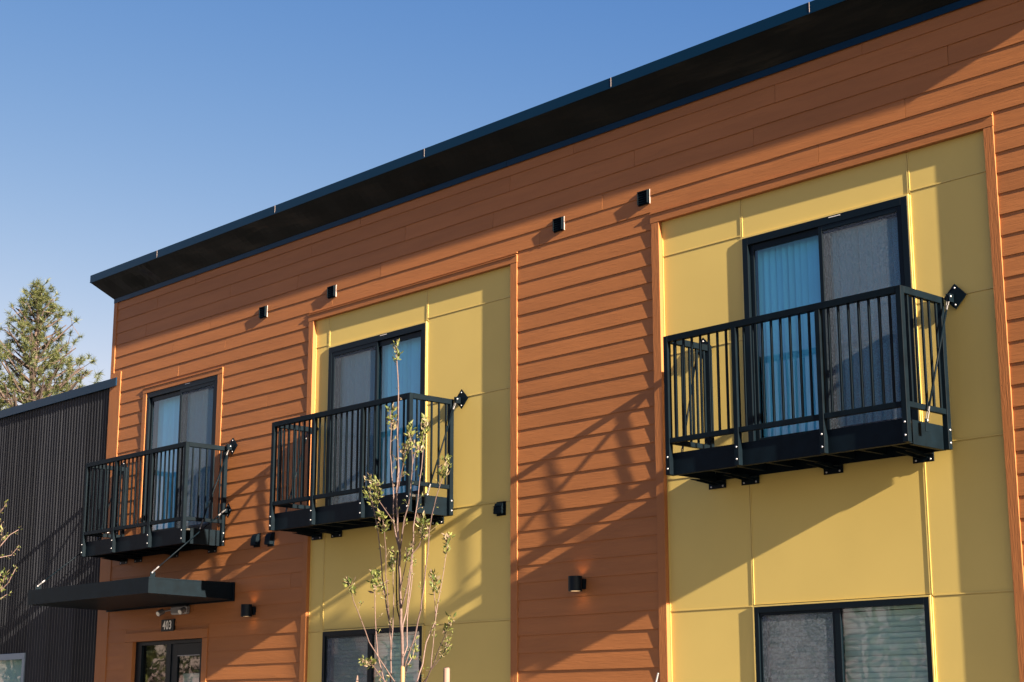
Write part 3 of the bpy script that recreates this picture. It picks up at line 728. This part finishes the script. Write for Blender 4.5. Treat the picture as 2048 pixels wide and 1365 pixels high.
def hood_vent(X, Z, Yw, label, w_=0.13, h_=0.17, boxy=False, group=None):
    t = empty('hood_vent', P(X, Yw, Z)); tag(t, label, 'vent', group)
    s = MB(); s.boxm(-w_/2, w_/2, -0.010, 0.008, -h_/2, h_/2, 0.002); s.build('flange', M['black'], t)
    s = MB(); n = 8 if not boxy else 3; vs = []; fs = []
    for i in range(n+1):
        a = i/n; y = -0.010 - (0.055)*math.sin(a*math.pi/2)**(0.8); z = h_/2-0.008 - (h_-0.02)*a*a*0.95
        vs += [(-w_/2+0.01, y, z), (w_/2-0.01, y, z)]
    m0 = len(vs)
    for i in range(n): fs.append((2*i, 2*i+1, 2*i+3, 2*i+2))
    zb2 = vs[-1][2]; vs += [(-w_/2+0.01, -0.010, zb2), (w_/2-0.01, -0.010, zb2)]
    for side in (0, 1):
        f = [2*i+side for i in range(n+1)] + [m0+side]; fs.append(tuple(f if side else f[::-1]))
    s.add(vs, fs); s.build('hood', M['black'], t)
    if boxy:
        for z in (-0.045, -0.012, 0.022):
            s = MB(); s.boxm(-w_/2+0.004, w_/2-0.004, -0.062, -0.02, z-0.003, z+0.003); s.build('louvre', M['black'], t)
    return t
hood_vent(-97.93, 12.02, 0.0, 'left one of two black hood vents below the left end of the middle balcony', group='pair of black hood vents on orange siding')
hood_vent(-96.22, 11.97, 0.0, 'right one of two black hood vents below the left end of the middle balcony', group='pair of black hood vents on orange siding')
hood_vent(-72.80, 12.02, YP, 'boxy black louvred vent on yellow panel, right of the middle balcony', 0.14, 0.15, True)

def wall_light(X, Z, label):
    t = empty('wall_light', P(X, 0.0, Z)); tag(t, label, 'wall light', 'black cylinder up and down wall lights')
    cy = -0.105; r = 0.070; h = 0.074
    s = MB(); s.boxm(-0.045, 0.045, -0.035, 0.008, -0.05, 0.05, 0.002); s.build('bracket', M['black'], t)
    s = MB(); n = 28; vs = []; fs = []
    for z, rr_ in ((-h, r-0.004), (-h, r), (h, r), (h, r-0.004)):
        vs += [(rr_*math.cos(2*math.pi*k_/n), cy+rr_*math.sin(2*math.pi*k_/n), z) for k_ in range(n)]
    vs += [((r-0.004)*math.cos(2*math.pi*k_/n), cy+(r-0.004)*math.sin(2*math.pi*k_/n), h-0.03) for k_ in range(n)]
    vs += [((r-0.004)*math.cos(2*math.pi*k_/n), cy+(r-0.004)*math.sin(2*math.pi*k_/n), -h+0.006) for k_ in range(n)]
    def ring(a_, b__):
        for k_ in range(n): fs.append((a_*n+k_, a_*n+(k_+1) % n, b__*n+(k_+1) % n, b__*n+k_))
    ring(0, 1); ring(1, 2); ring(2, 3); ring(3, 4); ring(0, 5)
    s.add(vs, fs); s.build('housing', M['frame'], t)
    s = MB(); s.cyl((0, cy, h-0.034), (0, cy, h-0.030), r-0.004, 20); s.build('lens', M['lamp'], t)
    s = MB(); s.cyl((0, cy, -h+0.006), (0, cy, -h+0.010), r-0.004, 20); s.build('lens', M['lamp'], t)
    for sg, pw in ((1, 0.10), (-1, 0.035)):
        lp = bpy.data.lights.new('wall_light_bulb', 'SPOT'); lo = bpy.data.objects.new('wall_light_bulb', lp); COL.objects.link(lo); lo.parent = t
        lp.energy = pw; lp.color = (1.0, 0.50, 0.18); lp.spot_size = math.radians(110); lp.spot_blend = 0.9; lp.shadow_soft_size = 0.02
        lo.location = (0, cy+0.03, sg*(h+0.004)); lo.rotation_euler = (math.radians(180 if sg > 0 else 0)+math.radians(-25*sg), 0, 0)
wall_light(-65.83, 7.15, 'black cylinder wall light on the orange strip between the yellow recesses, warm glow')
wall_light(-98.10, 7.14, 'black cylinder wall light right of the entrance canopy, warm glow on orange siding')

# house number plate
t = empty('house_number_sign', P(-109.15, 0, 6.56)); tag(t, 'small black plate with white house number 403 above the entrance door', 'sign')
s = MB(); s.boxm(-0.155, 0.155, -0.022, 0.006, -0.075, 0.080, 0.002); s.build('plate', M['frame'], t)
cu = bpy.data.curves.new('numerals', 'FONT'); cu.body = '403'; cu.size = 0.155; cu.align_x = 'CENTER'; cu.align_y = 'CENTER'; cu.extrude = 0.0015; cu.offset = 0.0035; cu.space_character = 1.12
to = bpy.data.objects.new('tmp_text', cu); COL.objects.link(to)
dg = bpy.context.evaluated_depsgraph_get(); me = bpy.data.meshes.new_from_object(to.evaluated_get(dg)); bpy.data.objects.remove(to)
me.transform(Matrix.Scale(0.86, 4, (1, 0, 0))); me.materials.clear(); me.materials.append(M['white'])
me.transform(Matrix.Rotation(math.radians(90), 4, 'X'))
link_mesh('numerals', me, t, (0.0, -0.0245, 0.0))

# emergency light
t = empty('emergency_light', P(-107.6, 0, 7.60)); tag(t, 'grey twin head emergency light under the canopy above the entrance door', 'emergency light')
s = MB(); s.boxm(-0.14, 0.24, -0.075, 0.006, -0.055, 0.06, 0.02); s.build('housing', M['steel'], t)
for x in (-0.34, 0.20):
    s = MB(); s.cyl((x, -0.06, 0.0), (x+0.015, -0.14, -0.035), 0.038, 16); s.build('lamp_head', M['steel'], t)
    s = MB(); s.cyl((x+0.0151, -0.1405, -0.0352), (x+0.016, -0.147, -0.038), 0.030, 16); s.build('lens', M['white'], t)
s = MB(); s.tube([(-0.34, -0.06, 0.0), (-0.25, -0.03, 0.01), (-0.13, -0.03, 0.01)], 0.012, 8); s.build('arm', M['steel'], t)

# ------------------------------------------------------------------ young street trees
TD = 10.7                                                     # distance in front of the lens
def tp(x, y, dep):
    """plan position of a twig: lateral offset and height come from the drawing of the tree, dep is its own depth"""
    d = fw + rr*((x-1024)/3326.0) - uu*((y-682.5)/3326.0)
    return CAMP + d*(TD+dep)
M['bark'] = vary(mat('pinkish_bark', (0.14, 0.092, 0.082), 0.7), (0.14, 0.092, 0.082), 0.35, (1, 1, 1), 60.0, 0.2)
M['leaf'] = mat('spring_leaf', (0.20, 0.24, 0.055), 0.55)
def leafmat(name, c1, c2):
    m = mat(name, c1, 0.55); b = m.node_tree.nodes['Principled BSDF']
    geo = N(m, 'ShaderNodeNewGeometry'); cr = N(m, 'ShaderNodeValToRGB')
    cr.color_ramp.elements[0].color = (*c1, 1); cr.color_ramp.elements[1].color = (*c2, 1)
    L(m, geo.outputs['Random Per Island'], cr.inputs[0]); L(m, cr.outputs[0], b.inputs['Base Color'])
    b.inputs['Subsurface Weight'].default_value = 0.0
    # a little light passes through a leaf
    tr = N(m, 'ShaderNodeBsdfTranslucent'); L(m, cr.outputs[0], tr.inputs['Color']); mx = N(m, 'ShaderNodeMixShader'); mx.inputs[0].default_value = 0.3
    out = m.node_tree.nodes['Material Output']
    L(m, b.outputs[0], mx.inputs[1]); L(m, tr.outputs[0], mx.inputs[2]); L(m, mx.outputs[0], out.inputs[0])
    return m
M['leaf'] = leafmat('spring_leaf', (0.06, 0.09, 0.02), (0.22, 0.23, 0.06))
M['bud'] = leafmat('leaf_bud', (0.15, 0.10, 0.07), (0.27, 0.22, 0.13))
def leaf(mb, p, d, ln, wd):
    d = d.normalized(); a = Vector((random.uniform(-1, 1), random.uniform(-1, 1), random.uniform(-1, 1)))
    w = d.cross(a).normalized(); n = w.cross(d).normalized()
    m1 = p+d*ln*0.5; cup = n*ln*0.08
    mb.add([p, m1+w*wd-cup, p+d*ln, m1-w*wd-cup, m1], [(0, 1, 4), (1, 2, 4), (2, 3, 4), (3, 0, 4)])
def rnd_dir(up=0.4):
    v = Vector((random.gauss(0, 1), random.gauss(0, 1), random.gauss(0, 1)+up)); return v.normalized()
def cluster(lf, bd, p, axis, R, n, green=0.75):
    for i in range(n):
        d = (rnd_dir()+axis*0.9).normalized(); q = p + rnd_dir(0)*R*0.3
        ln = R*random.uniform(0.3, 0.68)
        leaf(lf if random.random() < green else bd, q, d, ln, ln*random.uniform(0.16, 0.26))
def make_sapling(name, label, trunk, shoots, base, seed, group):
    random.seed(seed)
    t = empty(name, base); tag(t, label, 'tree', group)
    o0 = Vector(base)
    class TM(MB):
        def build(s, nm, m, parent=None, smooth=False):
            s.v = [tuple(Vector(v)-o0) for v in s.v]; return MB.build(s, nm, m, parent or t, smooth)
    pxm = TD/3326.0
    lf = TM(); bd = TM()
    def refine(pts, rads):
        out = []; ro = []
        for i in range(len(pts)-1):
            n = max(1, int((pts[i+1]-pts[i]).length/0.06))
            for k_ in range(n):
                f = k_/n; j = Vector((random.uniform(-1, 1), random.uniform(-1, 1), 0))*0.003 if (k_ or i) else Vector((0, 0, 0))
                out.append(pts[i].lerp(pts[i+1], f)+j); ro.append(rads[i]+(rads[i+1]-rads[i])*f)
        out.append(pts[-1]); ro.append(rads[-1]); return out, ro
    pts = [tp(x, y, d) for x, y, d, r in trunk]; rad = [r*pxm*0.68 for *_, r in trunk]
    pts = [Vector((base[0], base[1], 0.0))] + pts; rad = [rad[0]*1.25] + rad
    p2, r2 = refine(pts, rad); s = TM(); s.tube(p2, r2, 9); s.build('trunk', M['bark'], smooth=True)
    for sh in shoots:
        d1 = sh[0]; pl = sh[1]; rb = sh[2] if len(sh) > 2 else 2.2; leafy = sh[3] if len(sh) > 3 else 1.0
        d0 = sh[4] if len(sh) > 4 else 0.0
        n = len(pl); pts = [tp(x, y, d0+(d1-d0)*(i/(n-1))**0.8) for i, (x, y) in enumerate(pl)]
        rads = [(rb*0.72*(1-i/(n-1))+0.6*(i/(n-1)))*pxm for i in range(n)]
        p2, r2 = refine(pts, rads); s = TM(); s.tube(p2, r2, 6); s.build('branch', M['bark'], smooth=True)
        # buds and leaf tufts along the shoot, a bigger tuft at the tip
        L_ = 0; nxt = random.uniform(0.10, 0.2)
        for i in range(1, len(p2)):
            L_ += (p2[i]-p2[i-1]).length
            if L_ > nxt:
                nxt = L_ + random.uniform(0.03, 0.085)
                ax = (p2[i]-p2[i-1]).normalized(); sd = rnd_dir(0); sd = (sd-ax*sd.dot(ax)).normalized()
                if random.random() < 0.55: cluster(lf, bd, p2[i]+sd*0.006, (ax+sd).normalized(), 0.024*random.uniform(0.8, 1.3), random.randint(2, 4), 0.35)
                elif random.random() < 0.8*leafy:
                    q = p2[i]+(sd+ax*0.8)*random.uniform(0.02, 0.05)
                    s2 = TM(); bd.tube([p2[i], q], 0.0016, 4); cluster(lf, bd, q, (ax+sd*0.6).normalized(), 0.038, random.randint(4, 8), 0.65)
        ax = (p2[-1]-p2[-2]).normalized()
        for q_ in range(4):
            cluster(lf, bd, p2[-1]-ax*0.035*q_+rnd_dir(0)*0.012, ax, 0.066*leafy**0.5, max(4, int(12*leafy)), 0.72)
    l = lf.build('leaves', M['leaf']); l['kind'] = 'stuff'
    l = bd.build('leaf_buds', M['bud']); l['kind'] = 'stuff'
    return t
trunk = [(806, 1400, 0, 5.2), (806, 1345, 0, 5.0), (803, 1270, 0, 4.6), (800, 1200, 0, 4.2), (799, 1110, 0, 3.6), (795, 1050, .02, 3.0), (793, 980, .04, 2.6), (797, 940, .05, 2.4),
         (795, 880, .06, 2.1), (796, 840, .07, 1.9), (797, 777, .08, 1.7), (794, 728, .08, 1.4), (792, 692, .08, 0.8)]
shoots = [
 (.085, [(800, 1110), (795, 1050), (793, 980), (797, 940), (795, 880), (796, 840), (797, 777), (794, 728), (792, 692)], 2.2, 0.9),
 (-.45, [(800, 1380), (761.6, 1323), (738, 1284), (723.7, 1243.7), (707, 1203), (696.5, 1162)], 2.0),
 (-.20, [(795, 1400), (769, 1362), (755.7, 1311.6), (751.8, 1269), (750, 1216.5), (749, 1177.7), (746, 1150.5)], 2.2, 1.3),
 (.25, [(803, 1400), (782, 1365), (782, 1294), (780, 1245.6), (773, 1216.5), (765.4, 1158), (762.5, 1129), (760.6, 1100), (755.6, 1064.5), (750.3, 1034.7), (743, 999.5), (734.5, 985)], 2.6, 1.3),
 (-.3, [(782, 1262), (775, 1200), (772, 1150), (771, 1100), (768, 1055.7), (764, 1034.6)], 1.8, 1.2, .15),
 (.2, [(799, 1100), (792.5, 1075), (787, 1047), (786.9, 994), (783.7, 950), (781, 906), (782.4, 862), (780, 822)], 2.2, 1.2),
 (-.15, [(799, 1110), (803, 1082), (808, 1038), (817, 1012), (822, 968), (825, 924), (822, 885), (818, 857)], 2.4, 1.2),
 (.35, [(803, 1290), (806, 1251), (812, 1226), (820, 1168), (824.7, 1119), (826.7, 1055.7), (833, 1020.6), (840, 959), (845, 915), (847, 885), (848, 847)], 2.6, 1.3),
 (-.35, [(806, 1345), (827.6, 1280.6), (841, 1220), (849, 1164), (854.8, 1111.7), (859, 1064.5), (864.5, 1029.4), (873, 994), (889, 946.8), (892.6, 922)], 2.4, 1.2),
 (.4, [(808, 1400), (835, 1364), (845, 1329), (852.8, 1286), (870, 1243.7), (876, 1208.7), (884, 1164), (891.6, 1115.5), (899.7, 1072)], 2.6, 1.2),
 (.3, [(870, 1243.7), (871, 1226), (867, 1177.7), (863.5, 1150)], 1.6, 1.3, .3),
 (-.5, [(815, 1400), (854.8, 1356), (874, 1309.7), (889.7, 1270.9), (902, 1242)], 1.8, 1.0),
 (-.3, [(815, 1405), (850.9, 1365), (860.6, 1342.7), (882, 1313.6), (897.5, 1288)], 1.9, 1.0),
 (.2, [(850.9, 1365), (860.6, 1340), (866, 1294), (871, 1245)], 1.6, 0.4, -.1),
 (-.4, [(790, 1385), (761.6, 1354), (746, 1331), (732, 1323)], 1.5, 1.2),
 (.1, [(808, 1360), (814, 1331), (825.6, 1313.6), (829, 1296)], 2.0, 0.8),
 (.3, [(805, 1320), (814, 1294), (814, 1236), (820, 1193), (825, 1150), (823, 1119)], 2.0, 0.5),
 (-.2, [(801, 1220), (808, 1197), (816, 1168), (823.7, 1109.7), (838, 1092), (848.7, 1064.5), (843.5, 1043.5)], 2.2, 1.5),
 (-.25, [(793, 1060), (782.8, 1038), (757.3, 999.5), (747.7, 964)], 1.4, 1.3),
 (.15, [(783, 1300), (786, 1240), (788, 1190), (786, 1150), (784, 1112)], 1.6, 1.2),
 (-.1, [(800, 1190), (806, 1150), (812, 1122), (822, 1095)], 1.6, 1.0),
 (.2, [(825, 930), (830, 905), (843, 892)], 1.0, 1.0, -.1),
 (.3, [(776, 1230), (770, 1190), (757, 1155)], 1.2, 1.0, .1),
 (-.2, [(795, 985), (802, 950), (808, 915), (812, 893)], 1.6, 1.2),
]
tb = tp(806, 1430, 0)
make_sapling('young_tree', 'slender young tree with pinkish shoots and green tufts, standing before the middle balcony', trunk, shoots, (tb.x, tb.y, 0.0), 3, 'young trees along the front')
trunk2 = [(-112, 1400, 0, 5.0), (-110, 1200, 0, 4.2), (-108, 1000, 0, 3.0), (-106, 850, 0, 1.6), (-106, 790, 0, 0.8)]
sh2 = [
 (-.2, [(-110, 1220), (-60, 1110), (-20, 1045), (0, 1025), (12.7, 1008)], 2.0, 0.3),
 (.1, [(-110, 1260), (-50, 1150), (0, 1093), (21, 1070), (37, 1060)], 2.0, 0.3),
 (.0, [(0, 1093), (4, 1072), (3, 1048)], 1.0, 0.6, .05),
 (.3, [(-110, 1180), (-50, 1125), (0, 1115.6), (22.6, 1111), (34, 1097)], 1.8, 0.25),
 (-.2, [(-110, 1330), (-50, 1240), (0, 1183), (17, 1166), (31, 1138)], 2.2, 0.3),
 (.2, [(-110, 1300), (-50, 1215), (0, 1199), (14, 1189)], 1.8, 0.3),
 (-.1, [(0, 1183), (6, 1165), (10, 1148)], 1.0, 0.9, -.1),
 (.2, [(-110, 1100), (-60, 1000), (-30, 900), (-25, 850)], 1.8, 0.3), (-.2, [(-110, 1150), (-140, 1000), (-150, 900)], 1.8, 0.3)]
tb2 = tp(-112, 1430, 0)
make_sapling('young_tree', 'young tree whose budding twig tips reach in before the corrugated wall at left', trunk2, sh2, (tb2.x, tb2.y, 0.0), 9, 'young trees along the front')

# stakes and tie of the young tree
M['stake'] = vary(mat('peeled_wood_stake', (0.17, 0.11, 0.088), 0.8), (0.17, 0.11, 0.088), 0.25, (1, 1, 0.2), 30.0, 0.05)
M['bamboo'] = vary(mat('pale_cane', (0.22, 0.145, 0.065), 0.6), (0.22, 0.145, 0.065), 0.2, (1, 1, 0.2), 30.0, 0.05)
def stake(name, px, py, dep, r, m, label, point=False, sides=14):
    p = tp(px, py, dep); t = p.copy(); t.z = 0
    s = MB(); top = p.z
    prof = [(0, r*1.05), (top*0.5, r*1.02), (top-0.010, r), (top, r*0.82)] if not point else [(0, r), (top*0.5, r), (top-0.11, r), (top-0.004, r*0.18), (top, r*0.05)]
    s.tube([(random.uniform(-.002, .002), random.uniform(-.002, .002), z) for z, _ in prof], [q for _, q in prof], sides)
    o = s.build(name, m, smooth=not point); o.location = (t.x, t.y, 0); tag(o, label, 'stake'); return o
stake('tree_stake', 893.5, 1336, -.1, 0.0205, M['stake'], 'round flat topped wooden stake right of the young tree trunk')
stake('tree_stake', 714.5, 1351, -.1, 0.020, M['stake'], 'pointed wooden stake left of the young tree trunk', True, 4)
stake('tree_stake', 805.5, 1333, -.06, 0.0150, M['bamboo'], 'pale cane stake standing against the young tree trunk')
s = MB(); p = [tp(x, y, .03) for x, y in ((794.5, 1105), (792.5, 1150), (793, 1190), (794, 1215), (799, 1238), (802, 1262))]
o0 = p[-1].copy(); s.tube([q-o0 for q in p], 0.0042, 6); o = s.build('tree_tie', M['frame'], smooth=True); o.location = o0; tag(o, 'thin black tie hanging along the young tree trunk', 'tree tie')
# metal rod leaning in front of the wall
a = Vector(P(-59.9, -0.35, 3.0)); p0 = CAMP + (fw + rr*((1316-1024)/3326.0) - uu*((1348-682.5)/3326.0))*15.2
s = MB(); base = Vector((p0.x-0.55, p0.y+0.02, 0.0)); s.tube([Vector((0, 0, 0)), p0-base], [0.010, 0.009], 10); s.dome(p0-base, (p0-base).normalized(), 0.010, 0.01)
o = s.build('metal_rod', M['steel'], smooth=True); o.location = base; tag(o, 'thin dark metal rod leaning at the foot of the orange strip, tip just in view', 'rod')

# ------------------------------------------------------------------ pine trees
M['pbark'] = vary(mat('pine_bark', (0.085, 0.06, 0.05), 0.9), (0.085, 0.06, 0.05), 0.3, (1, 1, 0.3), 8.0, 0.1)
M['needle'] = leafmat('pine_needles', (0.022, 0.042, 0.014), (0.14, 0.15, 0.045))
def make_pine(base, H, R, seed, label, group, dens=1.0, name='pine_tree', lean=0.0):
    random.seed(seed); t = empty(name, base); tag(t, label, 'tree', group)
    s = MB(); n = 14; pts = [Vector((math.sin(i*1.3)*0.05, math.cos(i*0.9)*0.05, H*i/n*0.985)) for i in range(n+1)]
    s.tube(pts, [0.26*(1-i/n)**0.8*H/14+0.02 for i in range(n+1)], 8); s.build('trunk', M['pbark'], t, smooth=True)
    br = MB(); cr = MB()
    z = H*0.16; tips = []; gi = 0
    while z < H*0.97:
        f = (z/H-0.16)/0.84
        prof = (1-f)**0.80*(0.86+0.14*math.sin(f*11+seed)) + 0.02
        for k_ in range(random.randint(4, 7)):
            gi += 1; a = gi*2.39996+random.uniform(-.25, .25); ln = min(R*prof, 0.10+0.66*(H*0.985-z))*random.uniform(0.72, 1.04)
            if ln < 0.25: ln = 0.25
            p0_ = Vector((0, 0, z)); d = Vector((math.cos(a), math.sin(a), 0.22+0.45*f+random.uniform(-.15, .15))).normalized()
            p1_ = p0_+d*ln*0.5; p2_ = p1_+(d+Vector((0, 0, 0.30))).normalized()*ln*0.5
            r_ = 0.02+0.018*ln
            br.tube([p0_, p1_, p2_], [r_, r_*0.65, 0.012], 5)
            m_ = int((4+ln*(8 if f > 0.5 else 4))*dens)
            for j in range(m_):
                u_ = random.uniform(0.25, 1.0)**0.7; q = (p0_.lerp(p1_, u_*2) if u_ < 0.5 else p1_.lerp(p2_, u_*2-1))
                sd = rnd_dir(0.25); ql = random.uniform(0.12, 0.42)*(0.5+0.5*ln/R)*R/3.2
                q2 = q+sd*ql
                if random.random() < 0.45: br.tube([q, q2], [0.009, 0.006], 3, False)
                tips.append((q2, (sd+d*0.5+Vector((0, 0, .5))).normalized()))
        z += H*0.022*random.uniform(0.7, 1.3)
    for j in range(6): tips.append((Vector((random.uniform(-.1, .1), random.uniform(-.1, .1), H*(0.955+0.008*j))), Vector((0, 0, 1))))
    for q, ax in tips:
        m_ = random.randint(24, 34); RR = random.uniform(0.12, 0.19)
        for i in range(m_):
            d = (rnd_dir(0)+ax*0.7).normalized(); w = d.cross(rnd_dir(0)).normalized()*0.0085
            p0_ = q + ax*random.uniform(-.09, .03)
            cr.add([p0_-w, p0_+w, p0_+d*RR*random.uniform(.7, 1.1)], [(0, 1, 2)])
    br.build('branches', M['pbark'], t)
    me = bpy.data.meshes.new('crown'); me.from_pydata(cr.v, [], cr.f); me.materials.append(M['needle'])
    o = bpy.data.objects.new('crown', me); COL.objects.link(o); o.parent = t
    return t
def at_dist(px, py, dist):
    d = fw + rr*((px-1024)/3326.0) - uu*((py-682.5)/3326.0); return CAMP + d*dist
# the tall pine behind the corrugated building
PD = 42.0
top = at_dist(80, 560, PD); make_pine((top.x, top.y, 0), top.z, 5.4, 21, 'tall pine tree with airy green crown behind the corrugated building roof', 'pine trees behind the buildings', 0.72)
top = at_dist(4, 615, PD+3); make_pine((top.x-0.9, top.y, 0), top.z, 2.6, 33, 'second pine partly cut off by the left edge, behind the tall pine', 'pine trees behind the buildings', 0.7)

# ------------------------------------------------------------------ wood across the lot (it shows in the ground floor glass)
random.seed(77)
mb = MB()
for i in range(46):
    f = i/45.0; x = -92+f*62 + random.uniform(-2, 2); y = -22-f*38 + random.uniform(-3, 3); H = random.uniform(5.5, 10.5); Rr = H*0.26
    mb.tube([(x, y, 0), (x, y, H*0.9)], [0.2, 0.05], 5)
    for j in range(420):
        u = random.random()**0.8; a = random.uniform(0, 6.283); r = Rr*(1-u)*random.uniform(0.4, 1.0)+0.15
        c = Vector((x+r*math.cos(a), y+r*math.sin(a), H*(0.12+0.88*u)))
        d1 = rnd_dir(0)*random.uniform(0.25, 0.5); d2 = rnd_dir(0)*random.uniform(0.25, 0.5)
        mb.add([c, c+d1, c+d2], [(0, 1, 2)])
me = bpy.data.meshes.new('far_wood'); me.from_pydata(mb.v, [], mb.f); me.materials.append(M['needle'])
o = bpy.data.objects.new('far_wood', me); COL.objects.link(o); o['kind'] = 'stuff'
tag(o, 'dark belt of trees across the lot, mirrored in the ground floor glass', 'trees')
